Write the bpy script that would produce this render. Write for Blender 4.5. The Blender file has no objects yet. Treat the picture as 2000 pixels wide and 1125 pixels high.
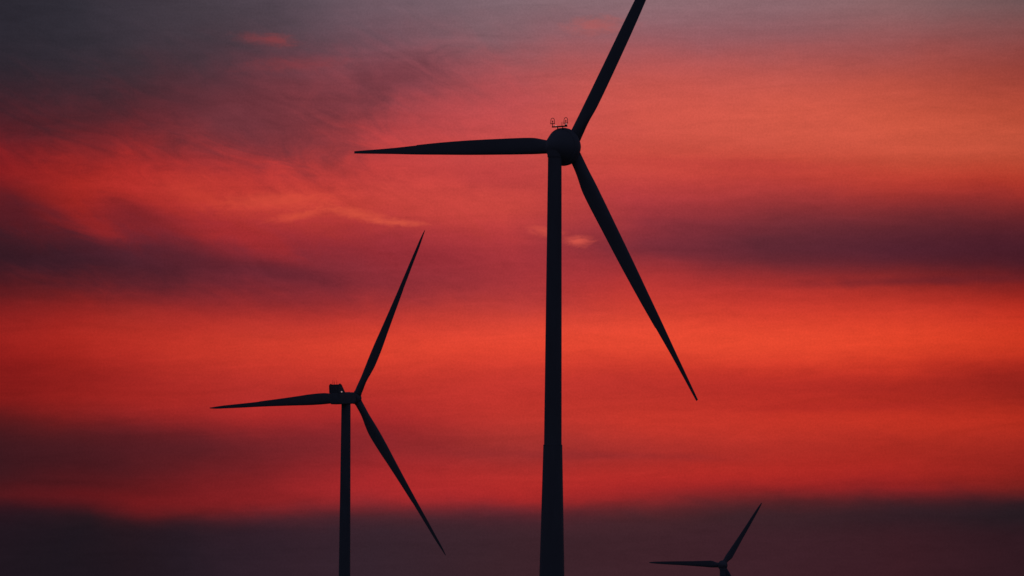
import bpy, bmesh, math, random
from mathutils import Vector, Matrix
R = math.radians
scene = bpy.context.scene
C = scene.collection

# ------------------------------------------------------------------ camera
F_PX = 14080.0                      # focal length in pixels of the 2000 px wide photograph
CAM = Vector((0.0, 0.0, 2.0))
SLOPE = 0.0634                      # rise of the view axis (about 3.6 degrees)
PITCH = math.atan(SLOPE)
ROLL = R(0.42)
cd = bpy.data.cameras.new('camera')
cam = bpy.data.objects.new('camera', cd)
C.objects.link(cam)
cd.sensor_width = 36.0
cd.lens = F_PX * 36.0 / 2000.0
cd.clip_start = 1.0
cd.clip_end = 200000.0
fwd = Vector((0, math.cos(PITCH), math.sin(PITCH)))
up0 = Vector((0, -math.sin(PITCH), math.cos(PITCH)))
rt0 = Vector((1, 0, 0))
upv = up0 * math.cos(ROLL) - rt0 * math.sin(ROLL)
rtv = rt0 * math.cos(ROLL) + up0 * math.sin(ROLL)
m = Matrix((rtv, upv, -fwd)).transposed().to_4x4()
m.translation = CAM
cam.matrix_world = m
scene.camera = cam

def at(px, py, dist):
    """point seen at a photograph pixel, at the given distance along +Y"""
    d = fwd * F_PX + rtv * (px - 1000.0) - upv * (py - 562.5)
    return CAM + d * (dist / d.y)

# ------------------------------------------------------------------ world: dusk sky with lit cloud layers
SUN_AZ = R(9.0)                     # sunset direction, a little right of the view axis
SUN_EL = R(-2.0)
w = bpy.data.worlds.new('World')
scene.world = w
w.use_nodes = True
nt = w.node_tree
nt.nodes.clear()
L = nt.links
def nd(t, **kw):
    n = nt.nodes.new(t)
    for k, v in kw.items():
        setattr(n, k, v)
    return n
def put(sock, v):
    if isinstance(v, bpy.types.NodeSocket):
        L.new(v, sock)
    else:
        sock.default_value = v
def mth(op, a, b=None, c=None, clamp=False):
    n = nd('ShaderNodeMath', operation=op, use_clamp=clamp)
    put(n.inputs[0], a)
    if b is not None: put(n.inputs[1], b)
    if c is not None: put(n.inputs[2], c)
    return n.outputs[0]
def sstep(v, a, b, lo=0.0, hi=1.0):
    n = nd('ShaderNodeMapRange', interpolation_type='SMOOTHSTEP')
    put(n.inputs['Value'], v)
    n.inputs['From Min'].default_value = a; n.inputs['From Max'].default_value = b
    n.inputs['To Min'].default_value = lo; n.inputs['To Max'].default_value = hi
    return n.outputs[0]
def lstep(v, a, b):
    n = nd('ShaderNodeMapRange', interpolation_type='LINEAR', clamp=True)
    put(n.inputs['Value'], v)
    n.inputs['From Min'].default_value = a; n.inputs['From Max'].default_value = b
    return n.outputs[0]
def mixc(f, a, b, blend='MIX'):
    n = nd('ShaderNodeMix', data_type='RGBA', blend_type=blend)
    put(n.inputs[0], f); put(n.inputs[6], a); put(n.inputs[7], b)
    return n.outputs[2]
def lin(c, g=1.0):
    o = []
    for v in c:
        v /= 255.0
        o.append((v / 12.92 if v <= 0.04045 else ((v + 0.055) / 1.055) ** 2.4) * g)
    return (o[0], o[1], o[2], 1.0)

geo = nd('ShaderNodeTexCoord')
sep = nd('ShaderNodeSeparateXYZ')
L.new(geo.outputs['Generated'], sep.inputs[0])
X, Y, Z = sep.outputs
az = mth('ARCTAN2', X, Y)                      # compass angle from the view axis
el = mth('ARCSINE', Z)                         # height above the horizon
# the same two angles in small units (1 unit = 1/14080 rad) so cloud sizes are easy to read
U0 = mth('MULTIPLY_ADD', az, F_PX, 1000.0)
V0 = mth('MULTIPLY_ADD', mth('SUBTRACT', PITCH, el), F_PX, 562.5)
def noise(sx, sy, detail=4.0, rough=0.55, off=0.0, shear=0.0, dist=0.0):
    cmb = nd('ShaderNodeCombineXYZ')
    L.new(mth('MULTIPLY_ADD', U0, sx, off), cmb.inputs[0])
    v = V0 if not shear else mth('MULTIPLY_ADD', U0, shear, V0)
    L.new(mth('MULTIPLY_ADD', v, sy, off * 0.37), cmb.inputs[1])
    n = nd('ShaderNodeTexNoise', noise_dimensions='2D')
    L.new(cmb.outputs[0], n.inputs['Vector'])
    n.inputs['Scale'].default_value = 1.0
    n.inputs['Detail'].default_value = detail
    n.inputs['Roughness'].default_value = rough
    n.inputs['Distortion'].default_value = dist
    return mth('SUBTRACT', n.outputs[0], 0.5)
n_big = noise(1 / 420, 1 / 170, 4, 0.55, 3.1, dist=0.3)
n_mid = noise(1 / 130, 1 / 36, 5, 0.6, 17.7, shear=-0.05, dist=0.4)
n_u = noise(1 / 300, 1 / 120, 3, 0.5, 41.0)
V = mth('ADD', V0, mth('MULTIPLY_ADD', n_big, 34.0, mth('MULTIPLY', n_mid, 13.0)))
U = mth('ADD', U0, mth('MULTIPLY', n_u, 170.0))
# a torn, rolling cloud deck in the left half above the bright gap; the rest is calm and layered
torn = mth('MULTIPLY', sstep(U0, 1350, 650), mth('MULTIPLY', sstep(V0, 640, 500), sstep(V0, -100, 120)))
n_roll = noise(1 / 150, 1 / 62, 5, 0.6, 55.0, shear=-0.35, dist=0.9)
n_roll2 = noise(1 / 58, 1 / 24, 5, 0.62, 91.0, shear=-0.22, dist=0.8)
V = mth('ADD', V, mth('MULTIPLY', torn, mth('MULTIPLY_ADD', n_roll, 62.0, mth('MULTIPLY', n_roll2, 22.0))))

# colour of the lit and unlit cloud layers, from high (0) to low (1125), at several compass angles
COLS = [
 (0, [(0,43,40,49),(120,44,40,49),(180,56,36,44),(240,78,32,40),(300,125,30,35),(350,140,30,32),(400,95,28,34),(440,82,27,35),(480,58,27,36),(520,52,26,36),(560,80,26,32),(600,105,27,30),(640,148,33,30),(690,150,30,27),(740,130,26,25),(790,135,27,25),(830,85,25,28),(880,58,24,30),(940,62,24,30),(970,88,24,28),(1000,50,22,30),(1050,31,22,30),(1125,26,20,28)]),
 (125, [(0,49,46,55),(120,49,44,53),(180,60,40,48),(240,84,36,43),(290,108,33,38),(320,138,35,36),(350,158,38,35),(380,165,40,34),(410,156,37,34),(430,132,33,36),(450,105,32,38),(480,70,30,40),(520,60,29,40),(560,90,30,36),(600,120,32,33),(640,165,38,32),(690,168,38,30),(740,140,30,28),(790,150,32,28),(830,105,28,30),(880,65,26,32),(940,72,23,28),(975,100,23,27),(998,66,23,29),(1012,38,24,30),(1060,28,21,29),(1125,26,19,27)]),
 (250, [(0,59,52,61),(60,59,52,62),(120,57,49,57),(180,70,42,50),(240,97,39,46),(280,126,39,43),(300,146,41,42),(340,167,43,40),(372,184,49,43),(390,180,48,42),(415,152,39,40),(470,110,36,46),(500,72,33,45),(540,78,32,42),(580,110,34,40),(620,155,42,38),(660,180,46,36),(690,185,46,36),(740,155,36,33),(790,165,38,33),(820,140,34,34),(850,90,28,33),(900,74,26,32),(950,90,25,29),(985,112,25,28),(1005,100,25,29),(1020,48,25,31),(1060,31,22,30),(1125,28,20,29)]),
 (375, [(0,70,61,70),(60,69,59,68),(120,72,52,61),(180,88,46,54),(240,102,45,53),(280,128,46,50),(310,150,46,48),(345,168,48,46),(385,188,56,47),(410,178,50,46),(440,152,42,45),(475,128,39,47),(505,95,36,46),(530,84,34,45),(565,100,35,43),(595,130,38,42),(625,165,44,40),(660,190,51,40),(690,198,54,40),(735,168,42,37),(785,172,42,37),(815,160,39,38),(845,108,32,37),(890,88,30,36),(940,108,28,32),(985,124,29,32),(1005,105,28,31),(1020,52,27,34),(1050,36,26,35),(1125,33,24,33)]),
 (500, [(0,82,70,80),(60,80,65,74),(120,87,55,65),(180,110,52,60),(240,112,54,62),(290,130,52,58),(330,172,54,54),(380,190,58,52),(410,195,62,52),(440,170,48,50),(490,138,41,49),(530,106,39,50),(565,116,38,47),(610,165,46,44),(660,200,58,44),(690,208,60,44),(730,185,48,40),(780,175,46,42),(820,175,42,40),(850,130,36,40),(890,110,34,40),(940,128,32,35),(990,138,33,36),(1015,75,32,40),(1050,44,30,40),(1125,38,26,36)]),
 (625, [(0,98,82,92),(60,96,74,84),(120,108,64,74),(180,125,58,66),(240,135,58,64),(290,160,58,60),(325,178,58,56),(380,196,63,55),(410,198,66,56),(440,172,52,52),(490,145,44,52),(535,120,42,52),(570,125,41,49),(605,160,46,46),(645,198,57,45),(685,215,64,46),(725,195,53,42),(780,176,46,42),(820,172,42,41),(855,128,36,41),(890,122,36,41),(930,150,37,40),(975,155,37,39),(1000,110,35,41),(1020,66,34,42),(1055,48,32,42),(1125,43,28,37)]),
 (750, [(0,110,90,100),(60,112,82,92),(120,130,72,82),(180,138,66,74),(240,170,66,70),(290,190,66,66),(330,190,62,60),(380,200,68,60),(420,190,62,58),(450,165,52,55),(500,150,46,54),(560,135,45,54),(600,165,50,50),(640,205,60,48),(680,222,68,48),(720,205,58,44),(770,180,48,42),(820,170,42,42),(870,130,38,42),(910,165,40,42),(960,168,40,42),(990,120,38,44),(1020,65,36,44),(1060,49,34,44),(1125,46,29,38)]),
 (1000, [(0,128,104,112),(60,128,94,102),(110,150,84,90),(160,180,80,82),(220,190,76,78),(290,198,74,70),(350,190,66,64),(400,200,70,62),(450,185,60,60),(500,165,52,58),(560,165,52,56),(610,200,64,54),(650,228,72,52),(690,225,68,48),(740,195,54,46),(790,191,52,44),(830,184,52,44),(880,146,46,46),(920,181,46,42),(970,170,40,40),(1000,85,36,44),(1040,59,35,42),(1125,49,29,38)]),
 (1250, [(0,138,108,114),(50,140,96,104),(100,160,86,92),(150,198,84,76),(210,208,86,74),(260,205,82,70),(310,200,74,62),(350,200,70,64),(390,170,56,60),(440,145,50,58),(470,120,45,56),(510,150,48,54),(560,185,54,50),(607,208,64,50),(640,226,72,50),(668,232,74,50),(703,210,60,44),(740,180,48,42),(790,191,52,42),(830,198,54,42),(880,156,46,44),(910,184,46,40),(960,165,38,38),(990,95,36,40),(1020,66,36,42),(1070,57,31,40),(1125,46,29,40)]),
 (1500, [(0,140,106,112),(50,140,92,98),(100,160,84,88),(150,198,86,74),(210,212,90,72),(270,208,86,70),(310,195,72,58),(350,192,64,56),(390,150,52,54),(430,112,44,52),(480,92,40,52),(520,120,42,48),(560,175,50,46),(605,204,59,46),(640,226,70,47),(670,234,75,48),(705,208,57,41),(742,177,44,38),(790,188,48,38),(830,201,54,40),(880,166,44,38),(910,186,44,36),(950,155,36,36),(980,85,34,38),(1010,58,34,40),(1060,61,31,40),(1125,44,27,38)]),
 (1750, [(0,134,102,104),(50,140,88,90),(100,165,78,78),(140,172,76,66),(200,200,84,64),(260,208,88,66),(310,195,76,56),(350,190,62,50),(400,135,46,48),(440,96,38,46),(490,82,34,48),(530,105,36,42),(570,170,46,38),(605,198,56,42),(645,224,67,42),(670,227,69,42),(704,203,53,36),(742,163,39,33),(780,174,42,32),(820,198,52,36),(870,166,42,34),(910,171,40,32),(950,140,32,34),(975,75,31,36),(1000,48,30,37),(1040,59,29,36),(1125,40,26,36)]),
 (2000, [(0,108,86,88),(50,125,78,78),(100,150,66,62),(140,145,62,54),(200,180,72,52),(260,195,82,60),(310,185,74,52),(350,180,54,40),(400,125,40,40),(440,88,32,40),(490,70,28,40),(540,90,28,34),(570,150,36,30),(620,200,52,34),(660,210,58,34),(700,180,44,30),(740,140,32,28),(780,151,36,27),(820,186,46,30),(870,146,36,30),(910,146,34,28),(945,116,32,30),(970,55,27,33),(1000,36,26,32),(1040,48,25,32),(1125,33,23,32)]),
]
vfac = mth('DIVIDE', V, 1125.0)
def ramp(stops):
    # monotone cubic through the stops, resampled to 32 even-ish stops
    xs = [p[0] for p in stops]; K = len(xs)
    def slopes(ys):
        dl = [(ys[i + 1] - ys[i]) / (xs[i + 1] - xs[i]) for i in range(K - 1)]
        mm = [dl[0]] + [0.0 if dl[i - 1] * dl[i] <= 0 else 2 * dl[i - 1] * dl[i] / (dl[i - 1] + dl[i]) for i in range(1, K - 1)] + [dl[-1]]
        return mm
    chans = [[p[c] for p in stops] for c in (1, 2, 3)]
    sl = [slopes(ch) for ch in chans]
    def ev(ch, mm, x):
        i = max(j for j in range(K - 1) if xs[j] <= x)
        hh = xs[i + 1] - xs[i]; t = (x - xs[i]) / hh
        return ((2 * t ** 3 - 3 * t * t + 1) * ch[i] + (t ** 3 - 2 * t * t + t) * hh * mm[i]
                + (3 * t * t - 2 * t ** 3) * ch[i + 1] + (t ** 3 - t * t) * hh * mm[i + 1])
    # 32 places: few in the smooth top, more in the banded lower part
    pos = [0, 70, 130, 190, 240, 280, 315, 345, 375, 405, 435, 465, 495, 525, 560, 590, 620, 650, 680, 710, 745, 785, 820, 850, 885, 920, 950, 972, 988, 1004, 1020, 1045]
    stops = [(x,) + tuple(ev(ch, mm, x) for ch, mm in zip(chans, sl)) for x in pos]
    n = nd('ShaderNodeValToRGB')
    cr = n.color_ramp
    cr.interpolation = 'B_SPLINE'
    while len(cr.elements) < len(stops):
        cr.elements.new(0.5)
    for i, s in enumerate(stops):
        cr.elements[i].position = s[0] / 1125.0
    for i, s in enumerate(stops):
        cr.elements[i].color = lin(s[1:4])
    L.new(vfac, n.inputs[0])
    return n.outputs[0]
col = ramp(COLS[0][1])
for (xa, _), (xb, st) in zip(COLS[:-1], COLS[1:]):
    col = mixc(lstep(U, xa, xb), col, ramp(st))
# larger soft lobes of the torn deck: (angle, height, half width, half height, slope, colour, amount)
ln = mth('ADD', mth('MULTIPLY', n_roll, 1.3), mth('MULTIPLY', n_roll2, 0.35))
for (cx, cy, rx, ry, sl, c, amt) in [
        (740, 165, 130, 52, -0.25, (116, 58, 67), 0.65), (565, 250, 150, 75, 0.1, (112, 51, 59), 0.6),
        (265, 428, 80, 28, 0.35, (120, 35, 42), 0.65), (195, 455, 75, 26, 0.35, (154, 38, 38), 0.6),
        (470, 465, 95, 24, 0.25, (168, 45, 46), 0.6), (330, 508, 170, 24, 0.1, (84, 33, 44), 0.65),
        (540, 537, 130, 17, 0.08, (100, 37, 49), 0.55), (20, 425, 80, 40, 0.5, (86, 28, 36), 0.5),
        (820, 500, 120, 30, 0.1, (146, 44, 53), 0.5), (960, 345, 90, 26, 0.1, (184, 62, 62), 0.5),
        (1400, 318, 240, 14, 0.02, (190, 64, 60), 0.45), (1370, 440, 120, 14, 0.06, (120, 44, 54), 0.5),
        (1330, 487, 150, 17, 0.05, (108, 42, 54), 0.5), (1780, 545, 260, 10, -0.03, (96, 33, 42), 0.5),
        (1650, 790, 260, 9, -0.02, (170, 40, 35), 0.4), (1150, 888, 260, 9, 0.01, (138, 41, 44), 0.45)]:
    du = mth('DIVIDE', mth('SUBTRACT', U0, cx), rx)
    dv = mth('DIVIDE', mth('SUBTRACT', V0, mth('MULTIPLY_ADD', mth('SUBTRACT', U0, cx), sl, cy)), ry)
    d = mth('SQRT', mth('ADD', mth('MULTIPLY', du, du), mth('MULTIPLY', dv, dv)))
    d = mth('ADD', d, ln)
    col = mixc(sstep(d, 1.5, 0.0, 0.0, amt), col, lin(c))
# fibrous light and dark streaks inside the layers
n_str = noise(1 / 210, 1 / 26, 6, 0.62, 71.3, shear=0.03, dist=0.5)
n_fine = noise(1 / 30, 1 / 14, 4, 0.65, 9.9)
n_gr = noise(1 / 4.0, 1 / 4.0, 2, 0.7, 5.5)
gain = mth('ADD', mth('MULTIPLY_ADD', n_str, 0.26, 1.0), mth('MULTIPLY_ADD', n_fine, 0.14, mth('MULTIPLY', n_gr, 0.26)))
gain = mth('ADD', gain, mth('MULTIPLY', torn, mth('MULTIPLY_ADD', n_roll, 0.30, mth('MULTIPLY', n_roll2, 0.18))))
vm = nd('ShaderNodeVectorMath', operation='SCALE')
L.new(col, vm.inputs[0]); L.new(gain, vm.inputs['Scale'])
col = vm.outputs[0]
# small lit wisps: (angle, height, half width, half height, slope, colour, amount)
wn = noise(1 / 28, 1 / 11, 5, 0.65, 33.3, dist=0.6)
for (cx, cy, rx, ry, sl, c, amt) in [
        (541, 84, 34, 13, 0.08, (172, 60, 58), 0.26), (505, 80, 52, 11, 0.06, (170, 62, 62), 0.25), (1165, 48, 62, 17, -0.06, (190, 92, 88), 0.5),
        (575, 130, 110, 14, -0.05, (170, 60, 62), 0.22),
        (545, 396, 110, 17, -0.05, (226, 84, 62), 0.45), (390, 392, 60, 24, 0.25, (205, 66, 50), 0.35),
        (582, 424, 55, 9, -0.2, (226, 86, 62), 0.5), (700, 421, 66, 11, 0.16, (230, 92, 66), 0.48),
        (775, 436, 55, 7, 0.03, (232, 96, 70), 0.48), (1130, 470, 28, 10, -0.05, (236, 96, 78), 0.65),
        (1068, 452, 34, 10, 0.12, (228, 90, 72), 0.5)]:
    du = mth('DIVIDE', mth('SUBTRACT', U0, cx), rx)
    dv = mth('DIVIDE', mth('SUBTRACT', V0, mth('MULTIPLY_ADD', mth('SUBTRACT', U0, cx), sl, cy)), ry)
    d = mth('SQRT', mth('ADD', mth('MULTIPLY', du, du), mth('MULTIPLY', dv, dv)))
    d = mth('ADD', d, mth('MULTIPLY', wn, 1.5))
    col = mixc(sstep(d, 1.5, -0.1, 0.0, amt), col, lin(c))
# away from the sunset the layers sink into blue dusk
sky = nd('ShaderNodeTexSky', sky_type='NISHITA')
sky.sun_disc = False
sky.sun_elevation = SUN_EL
sky.sun_rotation = SUN_AZ
sky.altitude = 50.0
sky.air_density = 1.0; sky.dust_density = 2.0; sky.ozone_density = 2.0
dusk = nd('ShaderNodeVectorMath', operation='SCALE')
L.new(sky.outputs[0], dusk.inputs[0]); dusk.inputs['Scale'].default_value = 1.0
away = mth('ABSOLUTE', mth('SUBTRACT', az, SUN_AZ))
# the rest of the evening sky: the same layers, wider apart, fading upward and away from the sunset
n_far = noise(1 / 5200, 1 / 420, 5, 0.6, 12.0, dist=0.5)
el_w = mth('MULTIPLY_ADD', n_far, R(3.0), el)
wr = nd('ShaderNodeValToRGB'); cr = wr.color_ramp; cr.interpolation = 'B_SPLINE'
WIDE = [(0.0, (42, 27, 35)), (1.6, (60, 30, 38)), (2.4, (128, 38, 40)), (3.4, (150, 44, 42)), (4.2, (92, 40, 48)), (5.2, (98, 52, 58)), (6.6, (72, 57, 66)), (9.0, (60, 54, 67)), (14.0, (48, 50, 68)), (24.0, (32, 37, 55))]
while len(cr.elements) < len(WIDE): cr.elements.new(0.5)
for k, (e, c) in enumerate(WIDE): cr.elements[k].position = e / 24.0
for k, (e, c) in enumerate(WIDE): cr.elements[k].color = lin(c)
L.new(mth('DIVIDE', el_w, R(24.0)), wr.inputs[0])
f_wide = mth('MULTIPLY', sstep(away, R(12), R(80), 1.0, 0.0), sstep(el, R(10), R(32), 1.0, 0.0))
n_edge = noise(1 / 2600, 1 / 900, 4, 0.6, 28.0, dist=0.6)
f_near = mth('MULTIPLY', sstep(mth('MULTIPLY_ADD', n_edge, R(5.0), mth('ABSOLUTE', az)), R(5.2), R(20), 1.0, 0.0),
             sstep(mth('MULTIPLY_ADD', n_edge, R(2.0), el), R(6.4), R(12), 1.0, 0.0))
STR = 0.1
def scaled(sock):
    u = nd('ShaderNodeVectorMath', operation='SCALE')
    L.new(sock, u.inputs[0]); u.inputs['Scale'].default_value = 1.0 / STR
    return u.outputs[0]
base = mixc(1.0, dusk.outputs[0], (0.070, 0.078, 0.155, 1), 'ADD')
final = mixc(f_wide, base, scaled(wr.outputs[0]))
final = mixc(f_near, final, scaled(col))
bg = nd('ShaderNodeBackground')
L.new(final, bg.inputs['Color']); bg.inputs['Strength'].default_value = STR
wo = nd('ShaderNodeOutputWorld')
L.new(bg.outputs[0], wo.inputs['Surface'])

# ------------------------------------------------------------------ sun: just below the cloud bank, almost spent
sd = bpy.data.lights.new('sun', 'SUN')
sd.energy = 0.02; sd.angle = R(10); sd.color = (1.0, 0.42, 0.25)
sun = bpy.data.objects.new('sun', sd); C.objects.link(sun)
se = R(1.0)
sdir = Vector((math.sin(SUN_AZ) * math.cos(se), math.cos(SUN_AZ) * math.cos(se), math.sin(se)))
sun.rotation_euler = (-sdir).to_track_quat('-Z', 'Y').to_euler()

# ------------------------------------------------------------------ colour management
scene.render.engine = 'CYCLES'
vs = scene.view_settings
vs.view_transform = 'Standard'; vs.look = 'None'; vs.exposure = 0.0; vs.gamma = 1.0
vs.use_curve_mapping = False
scene.render.resolution_x = 1024; scene.render.resolution_y = 576

# ------------------------------------------------------------------ materials
def mat(name, c, rough=0.5, metal=0.0, var=0.12, scale=1.0, bump=0.0, spec=0.4):
    mt = bpy.data.materials.new(name); mt.use_nodes = True
    t = mt.node_tree; b = t.nodes['Principled BSDF']
    tc = t.nodes.new('ShaderNodeTexCoord')
    n = t.nodes.new('ShaderNodeTexNoise'); n.inputs['Scale'].default_value = scale
    n.inputs['Detail'].default_value = 6.0
    mp = t.nodes.new('ShaderNodeMapping'); mp.inputs['Scale'].default_value = (1, 1, 0.25)
    t.links.new(tc.outputs['Object'], mp.inputs[0]); t.links.new(mp.outputs[0], n.inputs['Vector'])
    r = t.nodes.new('ShaderNodeValToRGB')
    r.color_ramp.elements[0].position = 0.3; r.color_ramp.elements[1].position = 0.7
    r.color_ramp.elements[0].color = tuple(v * (1 - var) for v in c) + (1,)
    r.color_ramp.elements[1].color = tuple(min(1, v * (1 + var)) for v in c) + (1,)
    t.links.new(n.outputs[0], r.inputs[0]); t.links.new(r.outputs[0], b.inputs['Base Color'])
    b.inputs['Roughness'].default_value = rough; b.inputs['Metallic'].default_value = metal
    b.inputs['Specular IOR Level'].default_value = spec
    if bump:
        bp = t.nodes.new('ShaderNodeBump'); bp.inputs['Strength'].default_value = bump
        t.links.new(n.outputs[0], bp.inputs['Height']); t.links.new(bp.outputs[0], b.inputs['Normal'])
    return mt
PAINT = mat('tower_paint', (0.50, 0.51, 0.53), 0.55, var=0.08, scale=0.6, spec=0.2)
BLADE = mat('blade_gelcoat', (0.50, 0.51, 0.53), 0.55, var=0.05, scale=0.4, spec=0.2)
GREY = mat('dark_grey_metal', (0.22, 0.22, 0.23), 0.6, 0.0, var=0.2, scale=4)
STEEL = mat('galvanised_steel', (0.30, 0.30, 0.31), 0.45, 0.7, var=0.2, scale=8)
CONC = mat('concrete', (0.32, 0.31, 0.29), 0.9, var=0.2, scale=3, bump=0.3)
GLOW = bpy.data.materials.new('pale_glow'); GLOW.use_nodes = True  # faint pinkish emission for the tiny pale spots on the nacelles
lb = GLOW.node_tree.nodes['Principled BSDF']
lb.inputs['Base Color'].default_value = (0.7, 0.6, 0.6, 1); lb.inputs['Roughness'].default_value = 0.2
lb.inputs['Emission Color'].default_value = (1.0, 0.62, 0.6, 1); lb.inputs['Emission Strength'].default_value = 0.55

# ------------------------------------------------------------------ mesh helpers
def obj(name, bm, material, parent=None, smooth=True, mw=None):
    bmesh.ops.recalc_face_normals(bm, faces=bm.faces)
    me = bpy.data.meshes.new(name); bm.to_mesh(me); bm.free()
    if smooth:
        me.polygons.foreach_set('use_smooth', [True] * len(me.polygons))
        me.set_sharp_from_angle(angle=R(40))
    me.materials.append(material)
    return link(name, me, parent, mw)
def link(name, me, parent=None, mw=None):
    o = bpy.data.objects.new(name, me); C.objects.link(o)
    if parent is not None: o.parent = parent
    if mw is not None: o.matrix_local = mw
    return o
def loft(bm, rings, cap=True):
    vr = [[bm.verts.new(p) for p in ring] for ring in rings]
    n = len(vr[0])
    for a, b in zip(vr[:-1], vr[1:]):
        for i in range(n):
            bm.faces.new((a[i], a[(i + 1) % n], b[(i + 1) % n], b[i]))
    if cap:
        bm.faces.new(vr[0]); bm.faces.new(vr[-1])
def lathe(prof, n=48):
    """prof: (height, radius) along local Z"""
    bm = bmesh.new()
    rings = [[Vector((r * math.cos(2 * math.pi * k / n), r * math.sin(2 * math.pi * k / n), z)) for k in range(n)] for z, r in prof]
    loft(bm, rings)
    return bm
def smooth_prof(pts, k=5):
    """Catmull-Rom through profile points"""
    out = []
    for i in range(len(pts) - 1):
        p0 = pts[max(0, i - 1)]; p1 = pts[i]; p2 = pts[i + 1]; p3 = pts[min(len(pts) - 1, i + 2)]
        for j in range(k):
            t = j / k
            out.append(tuple(0.5 * (2 * b + (c - a) * t + (2 * a - 5 * b + 4 * c - d) * t * t + (-a + 3 * b - 3 * c + d) * t ** 3)
                             for a, b, c, d in zip(p0, p1, p2, p3)))
    out.append(pts[-1])
    return out
def tube(bm, pts, r, n=8):
    pts = [Vector(p) for p in pts]
    rings = []
    for i, p in enumerate(pts):
        d = (pts[min(i + 1, len(pts) - 1)] - pts[max(i - 1, 0)]).normalized()
        s = Vector((0, 0, 1)) if abs(d.z) < 0.9 else Vector((1, 0, 0))
        x = d.cross(s).normalized(); y = d.cross(x)
        rings.append([p + x * r * math.cos(2 * math.pi * k / n) + y * r * math.sin(2 * math.pi * k / n) for k in range(n)])
    loft(bm, rings)
def box(bm, c, s, bev=0.0):
    r = bmesh.ops.create_cube(bm, size=1.0)
    for v in r['verts']:
        v.co = Vector((v.co.x * s[0] + c[0], v.co.y * s[1] + c[1], v.co.z * s[2] + c[2]))
    if bev:
        es = list({e for v in r['verts'] for e in v.link_edges})
        bmesh.ops.bevel(bm, geom=es, offset=bev, segments=2, affect='EDGES', profile=0.5)
def interp(tab, s):
    if s <= tab[0][0]: return tab[0][1]
    for (a, va), (b, vb) in zip(tab[:-1], tab[1:]):
        if s <= b:
            return va + (vb - va) * (s - a) / (b - a)
    return tab[-1][1]
def blade_mesh(name, Rm, chord, twist, thick, root_d, s0, axis_pos, cone, bend, notch=None, n=28):
    """local frame: X towards the leading edge, Y along the rotor axis (upwind), Z outwards"""
    chord_s = smooth_prof(chord, 6); 
    bm = bmesh.new(); rings = []
    ss = [s0 + (1 - s0) * (i / 70.0) for i in range(71)]
    ss += [1 - 0.012, 1 - 0.006, 1 - 0.003]
    if notch: ss += [notch - 0.0012, notch + 0.0012]
    ss = sorted(set(ss))
    for s in ss:
        c = interp(chord_s, s); tw = R(interp(twist, s)); th = interp(thick, s); ap = interp(axis_pos, s)
        if notch and s > notch: cut = 0.93 if s < notch + 0.2 else 1.0 - 0.07 * max(0, 1 - (s - notch - 0.2) / 0.1)
        else: cut = 1.0
        blend = min(1, max(0, (s - s0 - 0.015) / (0.15 - s0))); blend = blend * blend * (3 - 2 * blend)
        ring = []
        for k in range(n):
            a = 2 * math.pi * k / n
            x = 0.5 * (1 - math.cos(a))                           # 0 leading .. 1 trailing .. 0
            t5 = 5 * th * (0.2969 * math.sqrt(max(x, 0)) - 0.126 * x - 0.3516 * x * x + 0.2843 * x ** 3 - 0.1015 * x ** 4)
            yy = t5 if a <= math.pi else -t5
            yy += 0.02 * (1 - (2 * x - 1) ** 2)                   # camber
            xl = (ap - x) * c
            if xl < -(1 - ap) * c * cut: xl = -(1 - ap) * c * cut
            fx, fy = xl, yy * c
            cxr = 0.5 * root_d * math.cos(a); cyr = 0.5 * root_d * math.sin(a)
            px = cxr * (1 - blend) + fx * blend; py = cyr * (1 - blend) + fy * blend
            ct, st = math.cos(tw), math.sin(tw)
            ring.append(Vector((px * ct - py * st, px * st + py * ct + cone * s * Rm + bend * Rm * s * s, s * Rm)))
        rings.append(ring)
    loft(bm, rings)
    bmesh.ops.recalc_face_normals(bm, faces=bm.faces)
    me = bpy.data.meshes.new(name); bm.to_mesh(me); bm.free()
    me.polygons.foreach_set('use_smooth', [True] * len(me.polygons))
    me.set_sharp_from_angle(angle=R(50))
    me.materials.append(BLADE)
    return me

# ------------------------------------------------------------------ ground
bm = bmesh.new()
N = 40; S = 60000.0
grid = [[bm.verts.new((S * (i / N - 0.5) * 2, S * (j / N - 0.5) * 2 , 0)) for j in range(N + 1)] for i in range(N + 1)]
for i in range(N):
    for j in range(N):
        bm.faces.new((grid[i][j], grid[i + 1][j], grid[i + 1][j + 1], grid[i][j + 1]))
GROUND = mat('field_soil_and_grass', (0.055, 0.065, 0.030), 0.95, var=0.35, scale=0.02, bump=0.2)
g = obj('ground', bm, GROUND)
g['kind'] = 'structure'

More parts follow.
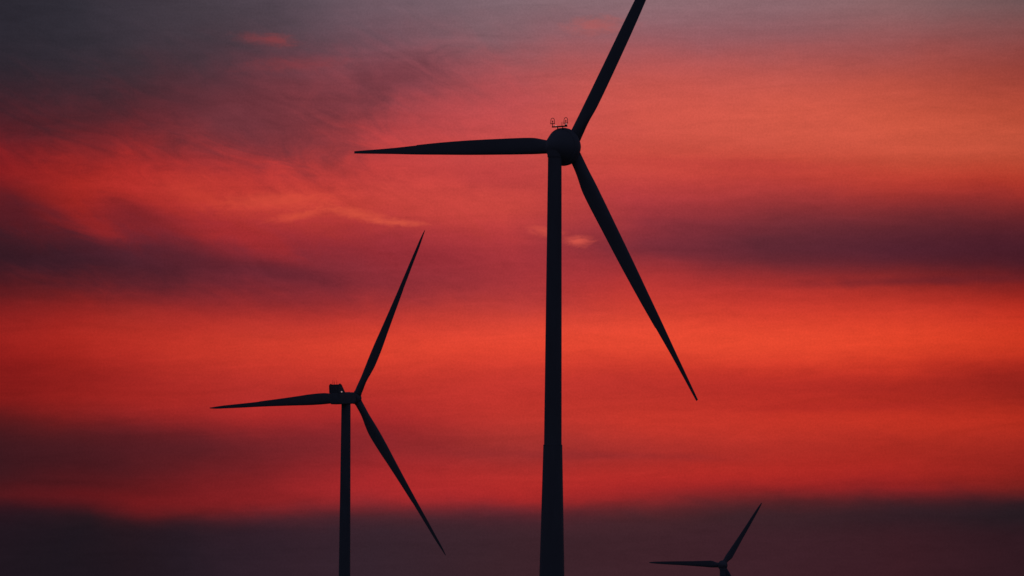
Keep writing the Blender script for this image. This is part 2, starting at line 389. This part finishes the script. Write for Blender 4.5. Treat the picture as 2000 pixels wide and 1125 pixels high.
# ------------------------------------------------------------------ turbines
def frame(psi, tilt):
    a = Vector((math.sin(psi) * math.cos(tilt), math.cos(psi) * math.cos(tilt), math.sin(tilt)))
    h = Vector((math.cos(psi), -math.sin(psi), 0))
    v = h.cross(a).normalized()
    if v.z < 0: v = -v
    return a, h, v
def mat4(x, y, z, t):
    q = Matrix((x, y, z)).transposed().to_4x4(); q.translation = t
    return q
def root(name, loc, label, cat='wind turbine', group='wind turbines in a row at dusk'):
    o = bpy.data.objects.new(name, None); C.objects.link(o)
    o.location = loc; o.empty_display_size = 5
    o['label'] = label; o['category'] = cat; o['group'] = group
    return o
def tower_parts(t, sections, d0, door_dir):
    """sections: list of profiles [(z, radius)...]"""
    for i, pr in enumerate(sections):
        s = obj('tower_section', lathe(pr, 64), PAINT, t)
        z, r = pr[-1]
        if i < len(sections) - 1:
            obj('flange', lathe([(z - 0.10, r + 0.004), (z - 0.09, r + 0.012), (z + 0.01, r + 0.012), (z + 0.02, r - 0.02)], 64), PAINT, s)
    obj('foundation', lathe([(-0.6, d0 * 0.95), (0.25, d0 * 0.95), (0.32, d0 * 0.93), (0.35, d0 * 0.55)], 48), CONC, t)
    q = Matrix.Rotation(math.atan2(door_dir.y, door_dir.x), 4, 'Z')
    bm = bmesh.new(); box(bm, (d0 / 2 + 0.0, 0, 2.3), (0.3, 1.0, 2.2), 0.06)
    dr = obj('door', bm, GREY, t, mw=q)
    bm = bmesh.new(); tube(bm, [(d0 / 2 + 0.19, 0.35, 2.1), (d0 / 2 + 0.19, 0.35, 2.4)], 0.025); obj('handle', bm, STEEL, dr)
    for k in range(5):
        bm = bmesh.new(); box(bm, (d0 / 2 + 0.55 + 0.28 * (4 - k), 0, 0.43 + 0.17 * k), (0.28, 1.2, 0.05)); obj('step', bm, STEEL, t, mw=q)
def rotor(t, hub, a, h, v, th0, bmesh_data, hub_r, root_d):
    for k in range(3):
        th = th0 + k * 2 * math.pi / 3
        e = h * math.sin(th) + v * math.cos(th)
        x = -(h * math.cos(th) - v * math.sin(th))
        b = link('blade', bmesh_data, t, mat4(x, a, e, hub))
        obj('root_collar', lathe([(hub_r * 0.80, root_d * 0.53), (hub_r * 1.04, root_d * 0.53), (hub_r * 1.06, root_d * 0.50)], 32), GREY, b)

def guard(t, p, hvec, wdt, hgt, post, name='wind_sensor'):
    """sensor on a post inside a lightning hoop"""
    up = Vector((0, 0, 1))
    bm = bmesh.new(); tube(bm, [p, p + up * post], 0.05)
    s = obj(name, bm, GREY, t)
    z = p + up * post
    bm = bmesh.new()
    pts = [z - hvec * wdt / 2]
    pts += [z + up * (hgt - wdt / 2) + (-hvec * math.cos(u) + up * math.sin(u)) * wdt / 2 for u in [math.pi * i / 12 for i in range(13)]]
    pts += [z + hvec * wdt / 2]
    tube(bm, pts, 0.042)
    obj('lightning_hoop', bm, GREY, s)
    bm = bmesh.new(); tube(bm, [z - hvec * wdt * 0.62, z + hvec * wdt * 0.62], 0.055); obj('cross_bar', bm, GREY, s)
    bm = bmesh.new(); tube(bm, [z, z + up * hgt * 0.42], 0.04); tube(bm, [z + up * hgt * 0.30, z + up * hgt * 0.55], 0.075); obj('anemometer', bm, GREY, s)

def egg_turbine(name, label, hub_px, dist, Rm, psi, tilt, th0, chord, twist, thick, root_d, tower, k=1.0, cone=0.056, bend=0.0, antenna=True, notch=None):
    a, h, v = frame(psi, tilt)
    hubw = at(hub_px[0], hub_px[1], dist)
    over = 3.46 * k
    base = Vector((hubw.x - a.x * over, hubw.y - a.y * over, 0))
    t = root(name, base, label)
    hub = hubw - base
    tower_parts(t, tower, tower[0][0][1] * 2, Vector((0, -1, 0)))
    fr = lambda d: mat4(h, -v, a, hub + a * (d * k))            # local Z along the rotor axis
    ring_c = -1.53
    nac = smooth_prof([(-3.05, 0.02), (-2.98, 0.45), (-2.6, 1.05), (-1.9, 1.72), (-1.2, 2.18), (-0.62, 2.45)], 6)
    o = obj('nacelle', lathe([(z * k, r * k) for z, r in nac], 64), PAINT, t, mw=fr(ring_c))
    ring = [(-0.62, 2.45), (-0.60, 2.56), (-0.45, 2.62), (0.0, 2.66), (0.42, 2.60), (0.58, 2.52), (0.60, 2.38)]
    obj('generator_ring', lathe([(z * k, r * k) for z, r in ring], 64), PAINT, t, mw=fr(ring_c))
    sp = smooth_prof([(0.63, 2.36), (1.1, 2.16), (1.6, 1.82), (2.2, 1.36), (2.8, 0.84), (3.2, 0.42), (3.38, 0.02)], 6)
    obj('spinner', lathe([(z * k, r * k) for z, r in sp], 64), PAINT, t, mw=fr(ring_c))
    # yaw collar between nacelle and tower
    zt = tower[-1][-1][0]; rt = tower[-1][-1][1]
    obj('yaw_collar', lathe([(zt + 0.01, rt * 1.02), (zt + 0.05, rt * 1.08), (zt + 0.9 * k, rt * 1.12), (zt + 1.2 * k, rt * 1.1)], 48), PAINT, t)
    me = blade_mesh(name + '_blade', Rm, chord, twist, thick, root_d, 1.2 * k / Rm, [(0, 0.42), (0.2, 0.38), (0.6, 0.37), (1.0, 0.45)], cone, bend, notch)
    rotor(t, hub, a, h, v, th0, me, 1.75 * k, root_d)
    if antenna:
        pc = hub + a * (-2.42) + Vector((0, 0, 2.83))
        pl = bmesh.new()
        hl = 1.32
        tube(pl, [pc - h * hl, pc + h * hl], 0.10)
        plat = obj('sensor_platform', pl, GREY, t)
        for s in (-0.35, 0.55):
            bm = bmesh.new(); tube(bm, [pc + h * s - Vector((0, 0, 0.6)), pc + h * s], 0.07)
            obj('bracket', bm, GREY, plat)
        bm = bmesh.new(); box(bm, tuple(pc + h * 1.1 + Vector((0, 0, 0.08))), (0.36, 0.3, 0.32), 0.04); obj('control_box', bm, GREY, plat)
        guard(t, pc - h * (hl - 0.06), h, 0.62, 0.78, 0.45)
        guard(t, pc + h * (hl - 0.24), h, 0.62, 0.78, 0.42)
        for s in (0.32, 0.56):
            bm = bmesh.new(); tube(bm, [pc + h * s, pc + h * s + Vector((0, 0, 0.62))], 0.022); obj('antenna', bm, GREY, plat)
        for s in (-0.66, 1.14):
            bm = bmesh.new(); z = 0.10 if s < 0 else 0.24
            q = pc + h * s + Vector((0, 0, z))
            tube(bm, [q, q + Vector((0, 0, 0.04)), q + Vector((0, 0, 0.12))], 0.06); obj('glow_spot', bm, GLOW, plat)  # tiny emissive tubes, each shows as a pale dot
    return t

def box_turbine(name, label, hub_px, dist, Rm, psi, tilt, th0, chord, twist, thick, root_d, tower, cone, bend, notch):
    a, h, v = frame(psi, tilt)
    hubw = at(hub_px[0], hub_px[1], dist)
    over = 5.05
    base = Vector((hubw.x - a.x * over, hubw.y - a.y * over, 0))
    t = root(name, base, label)
    hub = hubw - base
    tower_parts(t, tower, tower[0][0][1] * 2, Vector((0, -1, 0)))
    q = mat4(h, a, v, hub - a * over)                            # X right, Y forward, Z up; origin above the tower axis
    # nacelle shell: rounded box lofted along Y
    def rr(w_, zb, zt, r, n=6):
        pts = []
        for cx, cz, a0 in ((w_ / 2 - r, zt - r, 0), (-w_ / 2 + r, zt - r, 90), (-w_ / 2 + r, zb + r, 180), (w_ / 2 - r, zb + r, 270)):
            for i in range(n + 1):
                u = R(a0 + 90 * i / n); pts.append((cx + r * math.cos(u), cz + r * math.sin(u)))
        return pts
    bm = bmesh.new(); rings = []
    for y, w_, zb, zt, r in [(-6.05, 2.7, -1.0, 1.45, 0.4), (-5.95, 3.2, -1.3, 1.75, 0.45), (-5.6, 3.5, -1.5, 1.84, 0.4), (-3, 3.6, -1.62, 1.86, 0.4),
                             (1.2, 3.6, -1.62, 1.86, 0.4), (2.2, 3.5, -1.58, 1.80, 0.6), (2.8, 3.3, -1.5, 1.65, 0.9), (3.1, 3.0, -1.4, 1.5, 1.1)]:
        rings.append([Vector((x, y, z)) for x, z in rr(w_, zb, zt, r)])
    loft(bm, rings)
    nac = obj('nacelle', bm, PAINT, t, mw=q)
    bm = bmesh.new(); box(bm, (0, 0.6, 1.90), (1.2, 1.4, 0.10), 0.03); obj('roof_hatch', bm, PAINT, nac)
    # cooler on the rear of the roof
    cz0, cz1 = 1.80, 4.45
    cb = bmesh.new(); box(cb, (0, -5.70, (cz0 + cz1) / 2 - 0.12), (3.3, 0.30, cz1 - cz0 - 0.1), 0.04)
    cooler = obj('cooler', cb, PAINT, t, mw=q)
    for i in range(9):
        fb = bmesh.new(); box(fb, (-1.4 + 0.35 * i, -5.90, (cz0 + cz1) / 2 - 0.1), (0.06, 0.10, cz1 - cz0 - 0.7)); obj('radiator_fin', fb, PAINT, cooler)
    for s in (-1, 1):
        bm = bmesh.new()
        prof = [(-6.05, cz0), (-6.05, cz1 - 0.45), (-5.95, cz1 - 0.2), (-5.7, cz1), (-4.7, cz1), (-4.4, cz1 - 0.25), (-2.7, cz0)]
        rings = [[Vector((s * 1.70 + dx, y, z)) for y, z in prof] for dx in (-0.08, 0.08)]
        loft(bm, rings); obj('cooler_cheek', bm, PAINT, cooler, smooth=False)
        bm = bmesh.new(); box(bm, (s * 1.45, -4.9 if s > 0 else -5.5, cz1 + 0.06), (0.30, 0.5, 0.26), 0.05); obj('lamp_housing', bm, GREY, cooler)
    bm = bmesh.new(); box(bm, (0, -5.35, cz1 - 0.10), (3.3, 1.3, 0.14), 0.03); obj('cooler_top', bm, PAINT, cooler)
    bm = bmesh.new(); box(bm, (0, -4.55, (cz0 + cz1) / 2 - 0.1), (3.3, 0.12, cz1 - cz0 - 0.1), 0.03); obj('cooler_front', bm, PAINT, cooler)
    for x, y, hh in ((-0.9, -5.2, 1.35), (-0.35, -5.2, 1.1), (0.55, -5.2, 1.3)):
        bm = bmesh.new(); tube(bm, [(x, y, cz1 - 0.05), (x, y, cz1 + hh * 0.6)], 0.055); tube(bm, [(x, y, cz1 + hh * 0.6), (x, y, cz1 + hh)], 0.03); obj('antenna', bm, GREY, cooler)
    bm = bmesh.new(); tube(bm, [(1.80, -4.85, 2.15), (1.80, -4.6, 2.15), (1.80, -4.45, 2.15)], 0.11, 10); obj('glow_spot', bm, GLOW, cooler)  # short emissive tube, a pale dot beside the cooler cheek
    # hub and spinner
    fr = mat4(h, -v, a, hub)
    sp = smooth_prof([(-1.72, 1.42), (-1.6, 1.62), (-0.8, 1.78), (0.0, 1.74), (0.7, 1.58), (1.25, 1.20), (1.62, 0.62), (1.72, 0.02)], 6)
    obj('spinner', lathe(sp, 56), PAINT, t, mw=fr)
    zt, rt = tower[-1][-1]
    obj('yaw_collar', lathe([(zt + 0.01, rt * 1.02), (zt + 0.05, rt * 1.06), (zt + 0.6, rt * 1.08)], 48), PAINT, t)
    me = blade_mesh(name + '_blade', Rm, chord, twist, thick, root_d, 1.1 / Rm, [(0, 0.45), (0.2, 0.36), (0.6, 0.40), (0.9, 0.5), (1.0, 0.7)], cone, bend, notch)
    rotor(t, hub, a, h, v, th0, me, 1.75, root_d)
    return t

# the large turbine
D1 = 1000.0
egg_turbine('wind_turbine', 'tall turbine with round egg-shaped nacelle and two hooped sensors on top', (1113.9, 287.0), D1, 40.7, R(38.8), R(3.6), R(31.55),
    [(0.0, 1.9), (0.06, 1.9), (0.10, 2.06), (0.15, 2.3), (0.20, 2.36), (0.30, 2.28), (0.456, 2.08), (0.586, 1.76), (0.707, 1.36), (0.82, 0.90), (0.95, 0.50), (1.0, 0.34)],
    [(0.0, 14), (0.15, 12), (0.3, 8), (0.5, 5), (0.75, 2.5), (1.0, 1)],
    [(0.0, 0.9), (0.1, 0.6), (0.2, 0.40), (0.4, 0.27), (0.7, 0.19), (1.0, 0.14)], 1.75,
    [[(0.3, 2.33), (12, 2.05), (25.5, 1.735), (43.5, 1.315)], [(43.5, 1.222), (64, 1.085), (83.4, 0.945)]], cone=0.0435, notch=0.705)
# the slimmer box-nacelle turbine farther off
box_turbine('wind_turbine', 'turbine with box nacelle carrying a square cooler and thin rods on its roof', (695.05, 777.5), F_PX * 56.0 / 365.0, 56.0, R(34.4), R(4.4), R(28.1),
    [(0.0, 2.3), (0.08, 2.3), (0.12, 2.6), (0.17, 3.1), (0.22, 3.45), (0.31, 3.30), (0.40, 2.8), (0.49, 2.35), (0.65, 1.66), (0.81, 1.22), (0.90, 0.94), (0.96, 0.62), (1.0, 0.22)],
    [(0.0, 14), (0.15, 12), (0.3, 7), (0.5, 4), (0.75, 1.5), (1.0, 0)],
    [(0.0, 0.9), (0.1, 0.6), (0.2, 0.38), (0.4, 0.26), (0.7, 0.19), (1.0, 0.14)], 2.25,
    [[(0.3, 2.1), (26, 1.92)], [(26, 1.92), (52.6, 1.735), (78, 1.56)], [(78, 1.56), (104.4, 1.37)]], 0.028, 0.0, 0.655)
# the small turbine low on the horizon
egg_turbine('wind_turbine', 'small distant turbine of which only rotor and nacelle rise above the dusk bank', (1411.5, 1104.0), F_PX * 22.0 / 143.0, 22.1, R(2.0), R(2.0), R(31.7),
    [(0.0, 1.5), (0.06, 1.7), (0.10, 2.0), (0.15, 2.1), (0.25, 1.85), (0.5, 1.32), (0.8, 0.85), (0.95, 0.5), (1.0, 0.2)],
    [(0.0, 14), (0.2, 10), (0.5, 5), (1.0, 1)],
    [(0.0, 0.9), (0.1, 0.6), (0.2, 0.38), (0.4, 0.26), (0.7, 0.19), (1.0, 0.14)], 1.45,
    [[(0.3, 1.5), (27, 1.2)], [(27, 1.2), (54.7, 0.85)]], k=0.56, cone=0.03, antenna=False)
